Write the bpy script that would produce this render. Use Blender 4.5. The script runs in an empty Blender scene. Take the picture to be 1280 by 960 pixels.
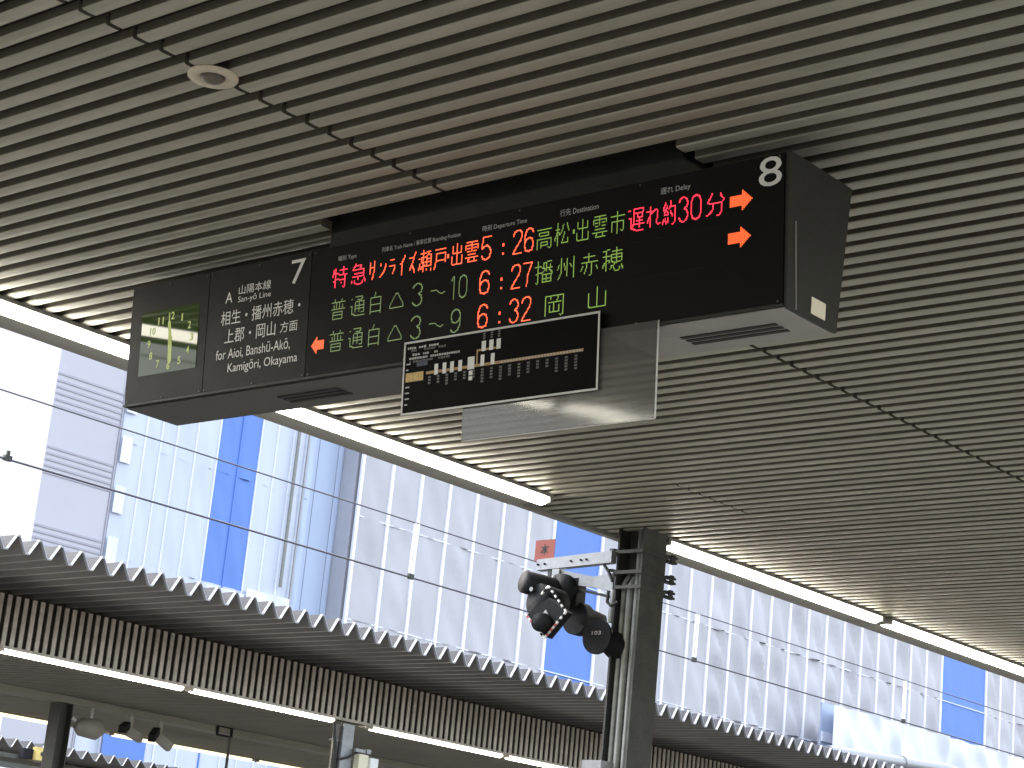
import bpy, math, random
import numpy as np
from mathutils import Vector, Matrix
random.seed(7)
R = math.radians
scene = bpy.context.scene
COL = scene.collection

# ------------------------------------------------------------------ camera
EYE = 1.6            # everything is laid out from eye level; platform floor lies at z = 0
FPX = 2577.5         # focal length in pixels of a 1280 px wide picture
yaw, pitch, roll = R(-41.7575), R(15.6776), R(5.6474)
cd = bpy.data.cameras.new('camera')
cd.sensor_width = 36.0
cd.lens = 36.0 * FPX / 1280.0
cd.clip_start = 0.05
cd.clip_end = 3000
cam = bpy.data.objects.new('camera', cd)
COL.objects.link(cam)
f = Vector((math.sin(yaw) * math.cos(pitch), math.cos(yaw) * math.cos(pitch), math.sin(pitch)))
r = f.cross(Vector((0, 0, 1))).normalized()
u = r.cross(f)
r2 = math.cos(roll) * r + math.sin(roll) * u
u2 = -math.sin(roll) * r + math.cos(roll) * u
cam.matrix_world = Matrix(((r2.x, u2.x, -f.x, 0), (r2.y, u2.y, -f.y, 0), (r2.z, u2.z, -f.z, EYE), (0, 0, 0, 1)))
scene.camera = cam

# ------------------------------------------------------------------ light
SUN_EL, SUN_AZ = R(42), R(-82)      # azimuth clockwise from +Y
world = bpy.data.worlds.new('World')
scene.world = world
world.use_nodes = True
wn, wl = world.node_tree.nodes, world.node_tree.links
wn.clear()
sky = wn.new('ShaderNodeTexSky')
sky.sky_type = 'NISHITA'
sky.sun_disc = False
sky.sun_elevation = SUN_EL
sky.sun_rotation = SUN_AZ
sky.dust_density = 4.0
sky.air_density = 1.2
hs = wn.new('ShaderNodeHueSaturation')
hs.inputs['Saturation'].default_value = 0.40
hs.inputs['Value'].default_value = 2.3
bg = wn.new('ShaderNodeBackground')
bg.inputs['Strength'].default_value = 0.15
wo = wn.new('ShaderNodeOutputWorld')
wl.new(sky.outputs[0], hs.inputs['Color'])
wl.new(hs.outputs[0], bg.inputs['Color'])
wl.new(bg.outputs[0], wo.inputs['Surface'])
sd = bpy.data.lights.new('sun', 'SUN')
sd.energy = 0.55
sd.angle = R(14)
sd.color = (1.0, 0.96, 0.9)
sun = bpy.data.objects.new('sun', sd)
COL.objects.link(sun)
sdir = Vector((math.sin(SUN_AZ) * math.cos(SUN_EL), math.cos(SUN_AZ) * math.cos(SUN_EL), math.sin(SUN_EL)))
sun.rotation_euler = sdir.to_track_quat('Z', 'Y').to_euler()
sun.location = (20, -20, 30)
scene.view_settings.view_transform = 'Standard'
scene.view_settings.look = 'None'
scene.view_settings.gamma = 1.0
scene.view_settings.use_curve_mapping = False
scene.view_settings.exposure = 1.45
LAMP = 10.0
scene.cycles.max_bounces = 8
scene.cycles.diffuse_bounces = 5
scene.cycles.sample_clamp_indirect = 6.0

# ------------------------------------------------------------------ materials
def mat(name, col, rough=0.6, metal=0.0, var=0.12, scale=6.0, bump=0.0, bscale=40.0, spec=0.5,
        stretch=(1, 1, 1), dirt=0.0, trans=0.0):
    m = bpy.data.materials.new(name)
    m.use_nodes = True
    nt = m.node_tree
    b = nt.nodes['Principled BSDF']
    b.inputs['Roughness'].default_value = rough
    b.inputs['Metallic'].default_value = metal
    b.inputs['Specular IOR Level'].default_value = spec
    tc = nt.nodes.new('ShaderNodeTexCoord')
    geo = nt.nodes.new('ShaderNodeNewGeometry')
    mp = nt.nodes.new('ShaderNodeMapping')
    mp.inputs['Scale'].default_value = stretch
    nt.links.new(geo.outputs['Position'], mp.inputs['Vector'])
    n = nt.nodes.new('ShaderNodeTexNoise')
    n.inputs['Scale'].default_value = scale
    n.inputs['Detail'].default_value = 6
    n.inputs['Roughness'].default_value = 0.65
    nt.links.new(mp.outputs[0], n.inputs['Vector'])
    cr = nt.nodes.new('ShaderNodeMapRange')
    cr.inputs['From Min'].default_value = 0.3
    cr.inputs['From Max'].default_value = 0.7
    cr.inputs['To Min'].default_value = 1 - var
    cr.inputs['To Max'].default_value = 1 + var
    nt.links.new(n.outputs['Fac'], cr.inputs['Value'])
    mx = nt.nodes.new('ShaderNodeVectorMath')
    mx.operation = 'SCALE'
    mx.inputs[0].default_value = col
    nt.links.new(cr.outputs[0], mx.inputs['Scale'])
    out = mx.outputs[0]
    if dirt > 0:
        n2 = nt.nodes.new('ShaderNodeTexNoise')
        n2.inputs['Scale'].default_value = scale * 0.35
        n2.inputs['Detail'].default_value = 8
        nt.links.new(mp.outputs[0], n2.inputs['Vector'])
        rr = nt.nodes.new('ShaderNodeMapRange')
        rr.inputs['From Min'].default_value = 0.52
        rr.inputs['From Max'].default_value = 0.72
        rr.inputs['To Min'].default_value = 0
        rr.inputs['To Max'].default_value = dirt
        nt.links.new(n2.outputs['Fac'], rr.inputs['Value'])
        mm = nt.nodes.new('ShaderNodeMix')
        mm.data_type = 'RGBA'
        nt.links.new(rr.outputs[0], mm.inputs['Factor'])
        nt.links.new(out, mm.inputs[6])
        mm.inputs[7].default_value = (col[0] * 0.45, col[1] * 0.42, col[2] * 0.36, 1)
        out = mm.outputs[2]
    nt.links.new(out, b.inputs['Base Color'])
    rv = nt.nodes.new('ShaderNodeMapRange')
    rv.inputs['To Min'].default_value = max(0.02, rough - 0.12)
    rv.inputs['To Max'].default_value = min(1, rough + 0.12)
    nt.links.new(n.outputs['Fac'], rv.inputs['Value'])
    if rough > 0.12:
        nt.links.new(rv.outputs[0], b.inputs['Roughness'])
    if bump > 0:
        bn = nt.nodes.new('ShaderNodeTexNoise')
        bn.inputs['Scale'].default_value = bscale
        bn.inputs['Detail'].default_value = 5
        nt.links.new(mp.outputs[0], bn.inputs['Vector'])
        bp = nt.nodes.new('ShaderNodeBump')
        bp.inputs['Strength'].default_value = bump
        bp.inputs['Distance'].default_value = 0.02
        nt.links.new(bn.outputs['Fac'], bp.inputs['Height'])
        nt.links.new(bp.outputs[0], b.inputs['Normal'])
    if trans > 0:
        b.inputs['Transmission Weight'].default_value = 0.0
        t = nt.nodes.new('ShaderNodeBsdfTranslucent')
        nt.links.new(out, t.inputs['Color'])
        ms = nt.nodes.new('ShaderNodeMixShader')
        ms.inputs[0].default_value = trans
        nt.links.new(b.outputs[0], ms.inputs[1])
        nt.links.new(t.outputs[0], ms.inputs[2])
        nt.links.new(ms.outputs[0], nt.nodes['Material Output'].inputs['Surface'])
    return m

def vary(m, amount):
    nt = m.node_tree
    b = nt.nodes['Principled BSDF']
    src = b.inputs['Base Color'].links[0].from_socket
    oi = nt.nodes.new('ShaderNodeObjectInfo')
    mr = nt.nodes.new('ShaderNodeMapRange')
    mr.inputs['To Min'].default_value = 1 - amount
    mr.inputs['To Max'].default_value = 1 + amount
    nt.links.new(oi.outputs['Random'], mr.inputs['Value'])
    v = nt.nodes.new('ShaderNodeVectorMath')
    v.operation = 'SCALE'
    nt.links.new(src, v.inputs[0])
    nt.links.new(mr.outputs[0], v.inputs['Scale'])
    nt.links.new(v.outputs[0], b.inputs['Base Color'])

def emit(name, col, strength):
    m = bpy.data.materials.new(name)
    m.use_nodes = True
    b = m.node_tree.nodes['Principled BSDF']
    b.inputs['Base Color'].default_value = (col[0] * .3, col[1] * .3, col[2] * .3, 1)
    b.inputs['Emission Color'].default_value = (*col, 1)
    b.inputs['Emission Strength'].default_value = strength
    b.inputs['Roughness'].default_value = 0.5
    return m

M = {}
M['slat'] = mat('beige painted aluminium', (0.37, 0.355, 0.285), 0.42, 0.0, 0.10, 9, 0.12, 60, stretch=(0.5, 2, 2), dirt=0.25)
M['slat_side_shade'] = mat('slat side with painted shade', (0.15, 0.138, 0.108), 0.6, 0, 0.15, 9, 0.1)  # shade on the slat sides, put into the colour
M['board'] = mat('backing board with painted groove shade', (0.016, 0.013, 0.010), 0.8, 0, 0.25, 5)  # near black: shade of the grooves between slats painted in
M['louver_back'] = mat('dark brown louver backing', (0.040, 0.029, 0.023), 0.8, 0, 0.2, 5)
M['trim'] = mat('grey painted trim', (0.24, 0.24, 0.22), 0.5, 0, 0.10, 7, 0.1)
M['ceiling2'] = mat('grey green ceiling panels', (0.185, 0.183, 0.155), 0.7, 0, 0.14, 1.4, 0.2, 8, dirt=0.4)
M['deck'] = mat('galvanised roof deck', (0.135, 0.135, 0.135), 0.5, 0.15, 0.12, 3, 0.1, dirt=0.35)
M['deck_top'] = mat('sooty roof deck top', (0.036, 0.040, 0.052), 0.75, 0, 0.2, 3, 0.2, spec=0.2)
M['deck_edge'] = mat('pale cut edge of roof deck', (0.30, 0.31, 0.345), 0.5, 0.0, 0.08, 6)
M['louver'] = mat('beige louver slat', (0.60, 0.535, 0.465), 0.55, 0, 0.16, 11, 0.15, 40, dirt=0.35)
M['black_metal'] = mat('black enamel metal', (0.008, 0.009, 0.012), 0.75, 0, 0.3, 14, 0.1, spec=0.25)
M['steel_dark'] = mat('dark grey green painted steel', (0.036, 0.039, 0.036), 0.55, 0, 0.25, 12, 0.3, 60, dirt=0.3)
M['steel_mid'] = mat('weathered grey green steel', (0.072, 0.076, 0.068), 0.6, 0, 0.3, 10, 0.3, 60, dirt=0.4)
M['galv'] = mat('galvanised steel', (0.30, 0.31, 0.33), 0.4, 0.4, 0.16, 18, 0.1, dirt=0.2)
M['pipe'] = mat('grey conduit pipe', (0.20, 0.21, 0.20), 0.45, 0.1, 0.2, 12)
M['cable'] = mat('black rubber cable', (0.02, 0.02, 0.02), 0.6, 0, 0.2, 8)
M['wire'] = mat('grey overhead wire', (0.11, 0.11, 0.13), 0.5, 0.3, 0.1, 8)
M['white_part'] = mat('white insulating rod', (0.85, 0.86, 0.88), 0.4, 0, 0.05, 8)
M['body'] = mat('dark grey sign cabinet', (0.027, 0.028, 0.024), 0.5, 0.0, 0.14, 10, 0.1, dirt=0.2, spec=0.25)
M['under'] = mat('light grey sign underside', (0.33, 0.32, 0.305), 0.45, 0, 0.1, 9, 0.1, dirt=0.3)
M['under_dark'] = mat('grey sign underside', (0.062, 0.061, 0.058), 0.5, 0, 0.15, 9, 0.1, dirt=0.3)
M['slot'] = mat('dark vent slot', (0.03, 0.025, 0.03), 0.8, 0, 0.2, 9)
M['face_clock'] = mat('charcoal clock panel', (0.008, 0.0083, 0.0075), 0.5, 0, 0.1, 9, 0.05, spec=0.14)
M['face_text'] = mat('charcoal text panel', (0.0075, 0.008, 0.007), 0.5, 0, 0.1, 9, 0.05, spec=0.14)
M['face_led'] = mat('black display panel', (0.003, 0.003, 0.0025), 0.6, 0, 0.2, 9, 0.05, spec=0.15)
M['print'] = mat('white lettering', (0.75, 0.75, 0.73), 0.5, 0, 0.06, 30)
M['print_dim'] = mat('grey lettering', (0.45, 0.45, 0.44), 0.5, 0, 0.1, 30)
M['print_faint'] = mat('faint grey lettering', (0.10, 0.10, 0.10), 0.5, 0, 0.2, 30)
M['orange_print'] = mat('ochre line print', (0.42, 0.27, 0.10), 0.5, 0, 0.15, 30)
M['gold_print'] = mat('gold block print', (0.55, 0.38, 0.12), 0.5, 0, 0.25, 60)
M['navy_print'] = mat('navy block print', (0.02, 0.03, 0.06), 0.5, 0, 0.2, 30)
M['map'] = mat('black map board', (0.003, 0.003, 0.003), 0.6, 0, 0.15, 9, 0.0, 12, spec=0.06)
M['map_edge'] = mat('white map border', (0.60, 0.60, 0.58), 0.4, 0, 0.08, 30)
M['sticker'] = mat('cream sticker', (0.80, 0.76, 0.58), 0.5, 0, 0.08, 30)
M['orange_sign'] = mat('faded orange red sign plate', (0.32, 0.055, 0.038), 0.5, 0, 0.10, 20)
M['black_print'] = mat('black lettering', (0.02, 0.02, 0.02), 0.6, 0, 0.1, 20)
M['red_print'] = mat('red marker stripe', (0.5, 0.12, 0.10), 0.5, 0, 0.1, 20)
M['speaker'] = mat('cream speaker ring', (0.60, 0.54, 0.42), 0.5, 0, 0.08, 20, dirt=0.2)
M['speaker_dark'] = mat('brown speaker dome', (0.12, 0.10, 0.085), 0.5, 0, 0.25, 90)
M['sheet'] = mat('grey white scaffold sheeting', (0.46, 0.46, 0.50), 0.7, 0, 0.07, 0.5, 0.5, 0.9, stretch=(1, 1, 0.5))
M['sheet_bright'] = mat('bright white sheeting', (0.72, 0.76, 0.86), 0.7, 0, 0.05, 0.4, 0.5, 0.9, stretch=(1, 1, 0.4))
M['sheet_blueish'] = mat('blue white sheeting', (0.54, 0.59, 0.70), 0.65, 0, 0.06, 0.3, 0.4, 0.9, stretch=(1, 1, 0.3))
M['sheet_shade'] = mat('slate blue shaft and recess shade sheeting', (0.42, 0.50, 0.66), 0.7, 0, 0.07, 0.3, 0.3, 0.9, stretch=(1, 1, 0.3))  # recess shadow put into the sheet colour; plain colour on the shaft
M['sheet_blue'] = mat('bright blue sheeting', (0.12, 0.235, 0.62), 0.65, 0, 0.05, 0.4, 0.3, 0.9)
M['seam'] = mat('white sheet seam', (0.85, 0.86, 0.92), 0.7, 0, 0.04, 1)
M['siding'] = mat('lavender grey wall panel', (0.47, 0.47, 0.53), 0.6, 0, 0.04, 0.3, 0.1)
M['groove'] = mat('groove shade grey', (0.36, 0.36, 0.42), 0.8, 0, 0.05, 1)
M['concrete'] = mat('platform paving', (0.115, 0.11, 0.098), 0.8, 0, 0.12, 1.5, 0.3, 30, dirt=0.2)
M['ballast'] = mat('track ballast', (0.075, 0.07, 0.062), 0.95, 0, 0.3, 6, 1.0, 14)
M['rail'] = mat('rail steel', (0.25, 0.20, 0.17), 0.4, 0.6, 0.2, 8)
M['yellow'] = mat('yellow sign box', (0.62, 0.48, 0.16), 0.5, 0, 0.15, 18)
M['led_red'] = emit('red light dots', (1.0, 0.03, 0.06), 0.95)
M['led_orange'] = emit('orange red light dots', (1.0, 0.10, 0.04), 1.0)
M['led_arrow'] = emit('orange arrow dots', (1.0, 0.12, 0.03), 0.52)
M['led_green'] = emit('green light dots', (0.22, 0.36, 0.07), 0.36)
M['led_green_dim'] = emit('dim olive light dots', (0.24, 0.34, 0.13), 0.24)
M['clock_mark'] = emit('green glowing clock marks', (0.42, 0.50, 0.12), 0.22)
M['tube'] = emit('fluorescent tube', (1.0, 0.95, 0.80), LAMP)
M['tube_warm'] = emit('warm fluorescent tube', (1.0, 0.84, 0.48), 0.9)
M['clock_face'] = emit('dim green backlit clock face', (0.05, 0.085, 0.022), 0.10)
M['clock_face'].node_tree.nodes['Principled BSDF'].inputs['Roughness'].default_value = 0.04
M['clock_face'].node_tree.nodes['Principled BSDF'].inputs['Specular IOR Level'].default_value = 0.22
M['glass'] = mat('dark green clock glass', (0.016, 0.026, 0.010), 0.02, 0, 0.1, 20, spec=0.25)

vary(M['slat'], 0.07); vary(M['louver'], 0.10); vary(M['sheet'], 0.05); vary(M['sheet_bright'], 0.03)

def acrylic():
    m = bpy.data.materials.new('smoky clear acrylic')
    m.use_nodes = True
    nt = m.node_tree
    nt.nodes.remove(nt.nodes['Principled BSDF'])
    out = nt.nodes['Material Output']
    tr = nt.nodes.new('ShaderNodeBsdfTransparent')
    tr.inputs['Color'].default_value = (0.62, 0.62, 0.61, 1)
    df = nt.nodes.new('ShaderNodeBsdfDiffuse')
    df.inputs['Color'].default_value = (0.19, 0.188, 0.178, 1)
    n = nt.nodes.new('ShaderNodeTexNoise')
    n.inputs['Scale'].default_value = 6
    n.inputs['Detail'].default_value = 1
    g = nt.nodes.new('ShaderNodeNewGeometry')
    nt.links.new(g.outputs['Position'], n.inputs['Vector'])
    mr = nt.nodes.new('ShaderNodeMapRange')
    mr.inputs['From Min'].default_value = 0.35
    mr.inputs['From Max'].default_value = 0.7
    mr.inputs['To Min'].default_value = 0.42
    mr.inputs['To Max'].default_value = 0.50
    nt.links.new(n.outputs['Fac'], mr.inputs['Value'])
    a = nt.nodes.new('ShaderNodeMixShader')
    nt.links.new(mr.outputs[0], a.inputs[0])
    nt.links.new(tr.outputs[0], a.inputs[1])
    nt.links.new(df.outputs[0], a.inputs[2])
    gl = nt.nodes.new('ShaderNodeBsdfGlossy')
    gl.inputs['Roughness'].default_value = 0.06
    bp = nt.nodes.new('ShaderNodeBump')
    bp.inputs['Strength'].default_value = 0.35
    bp.inputs['Distance'].default_value = 0.02
    n2 = nt.nodes.new('ShaderNodeTexNoise')
    n2.inputs['Scale'].default_value = 2.2
    n2.inputs['Detail'].default_value = 0
    nt.links.new(g.outputs['Position'], n2.inputs['Vector'])
    nt.links.new(n2.outputs['Fac'], bp.inputs['Height'])
    nt.links.new(bp.outputs[0], gl.inputs['Normal'])
    b = nt.nodes.new('ShaderNodeMixShader')
    b.inputs[0].default_value = 0.035
    nt.links.new(a.outputs[0], b.inputs[1])
    nt.links.new(gl.outputs[0], b.inputs[2])
    nt.links.new(b.outputs[0], out.inputs['Surface'])
    return m
M['acrylic'] = acrylic()

# ------------------------------------------------------------------ mesh helpers
ORI = {}     # world position of each object's origin (before the final eye-height lift)

class MB:
    def __init__(s):
        s.v, s.f, s.sm = [], [], []
    def add(s, vs, fs, smooth=False):
        o = len(s.v)
        s.v += [tuple(p) for p in vs]
        s.f += [tuple(o + i for i in q) for q in fs]
        s.sm += [smooth] * len(fs)
        return s
    def box(s, x0, x1, y0, y1, z0, z1):
        vs = [(x, y, z) for z in (z0, z1) for y in (y0, y1) for x in (x0, x1)]
        return s.add(vs, [(0, 2, 3, 1), (4, 5, 7, 6), (0, 1, 5, 4), (2, 6, 7, 3), (0, 4, 6, 2), (1, 3, 7, 5)])
    def hexa(s, p):       # eight points, bottom ring then top ring
        return s.add(p, [(0, 3, 2, 1), (4, 5, 6, 7), (0, 1, 5, 4), (1, 2, 6, 5), (2, 3, 7, 6), (3, 0, 4, 7)])
    def bar(s, a, b, w, h, up=(0, 0, 1)):
        a, b = Vector(a), Vector(b)
        d = (b - a).normalized()
        x = d.cross(Vector(up)).normalized() * w / 2
        y = x.normalized().cross(d) * h / 2
        return s.hexa([a - x - y, a + x - y, b + x - y, b - x - y, a - x + y, a + x + y, b + x + y, b - x + y])
    def tube(s, pts, rad, n=10, caps=True):
        pts = [Vector(p) for p in pts]
        rr = rad if isinstance(rad, (list, tuple)) else [rad] * len(pts)
        rings = []
        prev = None
        for i, p in enumerate(pts):
            d = (pts[min(i + 1, len(pts) - 1)] - pts[max(i - 1, 0)]).normalized()
            if prev is None:
                prev = d.orthogonal().normalized()
            x = (prev - d * prev.dot(d)).normalized()
            prev = x
            y = d.cross(x)
            rings.append([p + (x * math.cos(6.28318 * k / n) + y * math.sin(6.28318 * k / n)) * rr[i] for k in range(n)])
        vs = [q for g in rings for q in g]
        fs = []
        for i in range(len(pts) - 1):
            for k in range(n):
                k2 = (k + 1) % n
                fs.append((i * n + k, i * n + k2, (i + 1) * n + k2, (i + 1) * n + k))
        s.add(vs, fs, True)
        if caps:
            s.add(rings[0], [tuple(reversed(range(n)))])
            s.add(rings[-1], [tuple(range(n))])
        return s
    def prism(s, poly, d):   # poly: 3-D outline, d: extrusion vector
        n = len(poly)
        d = Vector(d)
        a = [Vector(p) for p in poly]
        return s.add(a + [p + d for p in a], [tuple(range(n)), tuple(reversed(range(n, 2 * n)))] +
                     [(i, i + n, (i + 1) % n + n, (i + 1) % n) for i in range(n)])
    def build(s, name, m, parent=None, origin=None, kind=None, label=None, fix=True):
        o3 = Vector(origin) if origin is not None else (ORI[parent.name] if parent else Vector((0, 0, 0)))
        me = bpy.data.meshes.new(name)
        me.from_pydata([tuple(Vector(p) - o3) for p in s.v], [], s.f)
        me.polygons.foreach_set('use_smooth', s.sm)
        me.materials.append(M[m])
        me.update()
        if fix:
            import bmesh
            bm = bmesh.new(); bm.from_mesh(me)
            bmesh.ops.recalc_face_normals(bm, faces=bm.faces)
            bm.to_mesh(me); bm.free()
        o = bpy.data.objects.new(name, me)
        COL.objects.link(o)
        if parent:
            o.parent = parent
            o.location = o3 - ORI[parent.name]
        else:
            o.location = o3
        ORI[o.name] = o3
        if kind: o['kind'] = kind
        if label: o['label'] = label
        return o

def thing(name, label, cat, loc, group=None, kind=None):
    o = bpy.data.objects.new(name, None)
    o.empty_display_size = 0.1
    COL.objects.link(o)
    o.location = loc
    ORI[o.name] = Vector(loc)
    o['label'] = label
    o['category'] = cat
    if group: o['group'] = group
    if kind: o['kind'] = kind
    return o

def instance(src, name, parent, at):      # a further object on the same mesh, its origin at 'at'
    o = bpy.data.objects.new(name, src if isinstance(src, bpy.types.Mesh) else src.data)
    COL.objects.link(o)
    o.parent = parent
    o.location = Vector(at) - ORI[parent.name]
    ORI[o.name] = Vector(at)
    return o

def text_mesh(body, offset=0.0, res=3):
    c = bpy.data.curves.new('text', 'FONT')
    c.body = body
    c.offset = offset
    c.resolution_u = res
    o = bpy.data.objects.new('text', c)
    COL.objects.link(o)
    dg = bpy.context.evaluated_depsgraph_get()
    ev = o.evaluated_get(dg)
    me = ev.to_mesh()
    vs = [(v.co.x, v.co.y) for v in me.vertices]
    me.calc_loop_triangles()
    fs = [tuple(t.vertices) for t in me.loop_triangles]
    ev.to_mesh_clear()
    bpy.data.objects.remove(o)
    bpy.data.curves.remove(c)
    return vs, fs

def place_text(mb, body, rect, frame, off=0.0, spread=True):
    """rect = u0,u1,v0,v1 in the frame's own metres; frame(u,v,off) -> point"""
    vs, fs = text_mesh(body, off)
    if not vs: return
    xs = [a for a, b in vs]; ys = [b for a, b in vs]
    x0, x1, y0, y1 = min(xs), max(xs), min(ys), max(ys)
    u0, u1, v0, v1 = rect
    mb.add([frame(u0 + (x - x0) / max(1e-6, x1 - x0) * (u1 - u0), v0 + (y - y0) / max(1e-6, y1 - y0) * (v1 - v0)) for x, y in vs], fs)

def glyph_dots(ch, n, ny):
    """on/off grid of a character in its em box (x 0..1, y -0.12..0.88)"""
    vs, fs = text_mesh(ch, 0.0, 4)
    full = ord(ch) > 0x2000
    adv = 1.0
    if not full:
        xs = [a for a, b in vs]
        ys = [b for a, b in vs]
        if ch != ':': vs = [(a, -0.10 + (b - min(ys)) / (max(ys) - min(ys)) * 0.96) for a, b in vs]
        vs = [(a - min(xs) + 0.03, b) for a, b in vs]
        adv = max(a for a, b in vs) + 0.03
    gx, gy = np.meshgrid((np.arange(n) + 0.5) / n * adv, -0.12 + (np.arange(ny) + 0.5) / ny)
    on = np.zeros(gx.shape, bool)
    V = np.array(vs)
    for a, b, c in fs:
        A, B, C = V[a], V[b], V[c]
        d = (B[1] - C[1]) * (A[0] - C[0]) + (C[0] - B[0]) * (A[1] - C[1])
        if abs(d) < 1e-12: continue
        l1 = ((B[1] - C[1]) * (gx - C[0]) + (C[0] - B[0]) * (gy - C[1])) / d
        l2 = ((C[1] - A[1]) * (gx - C[0]) + (A[0] - C[0]) * (gy - C[1])) / d
        on |= (l1 >= 0) & (l2 >= 0) & (l1 + l2 <= 1)
    return thin(on) if ch not in ':・' else on

def thin(g):
    g = np.pad(g.astype(np.uint8), 1)
    while True:
        ch = False
        for ph in (0, 1):
            P2, P3, P4, P5 = g[:-2, 1:-1], g[:-2, 2:], g[1:-1, 2:], g[2:, 2:]
            P6, P7, P8, P9 = g[2:, 1:-1], g[2:, :-2], g[1:-1, :-2], g[:-2, :-2]
            seq = [P2, P3, P4, P5, P6, P7, P8, P9, P2]
            B = sum(x.astype(int) for x in seq[:8])
            A = sum(((seq[i] == 0) & (seq[i + 1] == 1)).astype(int) for i in range(8))
            c = (P2 & P4 & P6, P4 & P6 & P8) if ph == 0 else (P2 & P4 & P8, P2 & P6 & P8)
            k = (g[1:-1, 1:-1] == 1) & (B >= 2) & (B <= 6) & (A == 1) & (c[0] == 0) & (c[1] == 0)
            if k.any():
                ch = True
                g = g.copy(); g[1:-1, 1:-1][k] = 0
        if not ch: return g[1:-1, 1:-1].astype(bool)

STROKES = {   # digits as single-dot strokes on a 0..1 x 0..1 cell, the way dot displays draw them
    '0': [(.5, 0), (.8, .06), (1, .25), (1, .75), (.8, .94), (.5, 1), (.2, .94), (0, .75), (0, .25), (.2, .06), (.5, 0)],
    '1': [(.1, .82), (.6, 1), (.6, 0)],
    '2': [(0, .78), (.1, .93), (.35, 1), (.7, 1), (.95, .9), (1, .74), (.9, .58), (.15, .14), (0, 0), (1, 0)],
    '3': [(0, .82), (.15, .95), (.45, 1), (.8, .96), (1, .8), (.92, .62), (.6, .53), (.92, .43), (1, .22), (.8, .04), (.45, 0), (.15, .05), (0, .18)],
    '5': [(1, 1), (.1, 1), (0, .5), (.25, .6), (.6, .62), (.9, .5), (1, .3), (.85, .08), (.5, 0), (.15, .04), (0, .18)],
    '6': [(1, .84), (.85, .96), (.5, 1), (.2, .92), (0, .65), (0, .25), (.15, .06), (.5, 0), (.85, .06), (1, .25), (1, .38), (.85, .54), (.5, .6), (.15, .52), (0, .36)],
    '7': [(0, 1), (1, 1), (.55, .5), (.42, 0)],
    '9': [(0, .14), (.2, .02), (.5, 0), (.82, .1), (1, .35), (1, .75), (.85, .94), (.5, 1), (.15, .94), (0, .75), (0, .62), (.15, .46), (.5, .4), (.85, .48), (1, .62)]}

def stroke_dots(ch, n, ny):
    g = np.zeros((ny, n), bool)
    p = STROKES[ch]
    for (a, b), (c, d) in zip(p[:-1], p[1:]):
        for t in np.linspace(0, 1, 60):
            g[int(round((b + (d - b) * t) * (ny - 2))) + 1, int(round((a + (c - a) * t) * (n - 2)))] = True
    return g

_dots = {}
def led_char(mb, ch, rect, frame, n=24, ny=24):
    k = (ch, n, ny)
    if k not in _dots: _dots[k] = stroke_dots(ch, n, ny) if ch in STROKES else glyph_dots(ch, n, ny)
    on = _dots[k]
    u0, u1, v0, v1 = rect
    du, dv = (u1 - u0) / n, (v1 - v0) / ny
    for j in range(ny):
        for i in range(n):
            if on[j, i]:
                a, b = u0 + i * du, v0 + j * dv
                e = 0.48
                cx, cy = a + du / 2, b + dv / 2
                mb.add([frame(cx - du * e, cy - dv * e), frame(cx + du * e, cy - dv * e), frame(cx + du * e, cy + dv * e), frame(cx - du * e, cy + dv * e)], [(0, 1, 2, 3)])

FLOOR = -1.6
H = 3.0          # ceiling underside above eye level
P = 0.1208       # slat pitch

# ------------------------------------------------------------------ ground, platforms, tracks
g = MB(); g.add([(-900, -900, -2.75), (900, -900, -2.75), (900, 900, -2.75), (-900, 900, -2.75)], [(0, 1, 2, 3)])
g.build('ground', 'ballast', kind='structure')
for i, (x0, x1) in enumerate([(-9.9, 0.9), (-29.4, -17.6), (-50.5, -38.2)]):
    m = MB(); m.box(x0, x1, -60, 160, -2.74, FLOOR)
    m.build('platform', 'concrete', kind='structure')
for xc in (-12.0, -15.6, -31.6, -35.6):
    for sx in (-0.53, 0.53):
        m = MB(); m.box(xc + sx - 0.035, xc + sx + 0.035, -60, 160, -2.745, -2.60)
        m.build('rail', 'rail', kind='structure')

# ------------------------------------------------------------------ our canopy: slatted ceiling
can = thing('station_canopy', 'platform canopy overhead with beige slatted metal ceiling', 'canopy', (-4.5, 8.0, FLOOR), kind=None)
XL, XR, XS = -8.93, -0.15, -5.523

def slat_mesh(x0, x1, w=0.064, h=0.040, c=0.005):
    """hat-shaped ceiling slat, local origin at its left end, far edge at y = 0"""
    L = x1 - x0
    prof = [(0, h), (0, c), (-c, 0), (-w / 2, -0.0012), (-w + c, 0), (-w, c), (-w, h)]
    n = len(prof)
    vs = [(0, y, z) for y, z in prof] + [(L, y, z) for y, z in prof]
    fs = [(i, i + 1, i + 1 + n, i + n) for i in range(n - 1)] + [tuple(range(n)), tuple(reversed(range(n, 2 * n)))]
    me = bpy.data.meshes.new('slat')
    me.from_pydata(vs, [], fs)
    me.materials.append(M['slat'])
    me.materials.append(M['slat_side_shade'])
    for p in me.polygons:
        if abs(p.normal.z) < 0.3: p.material_index = 1  # side faces take the darker colour with shade painted in
    return me
_sm = {}
def slat(x0, x1, k):
    key = (round(x0, 3), round(x1, 3))
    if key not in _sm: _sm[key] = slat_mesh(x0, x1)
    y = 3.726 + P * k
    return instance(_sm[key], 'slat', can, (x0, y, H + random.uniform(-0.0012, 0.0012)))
HX0, HX1 = -6.30, -4.40
for k in range(-4, 115):
    y = 3.726 + P * k
    if 5.72 < y < 6.25:
        slat(XL, HX0, k); slat(HX1, XR, k)
    elif 10.15 < y < 11.05:
        slat(XL, -7.625, k); slat(-7.612, XS - 0.012, k); slat(XS + 0.012, XR, k)
    else:
        slat(XL, XS - 0.012, k); slat(XS + 0.012, XR, k)
m = MB()
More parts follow.
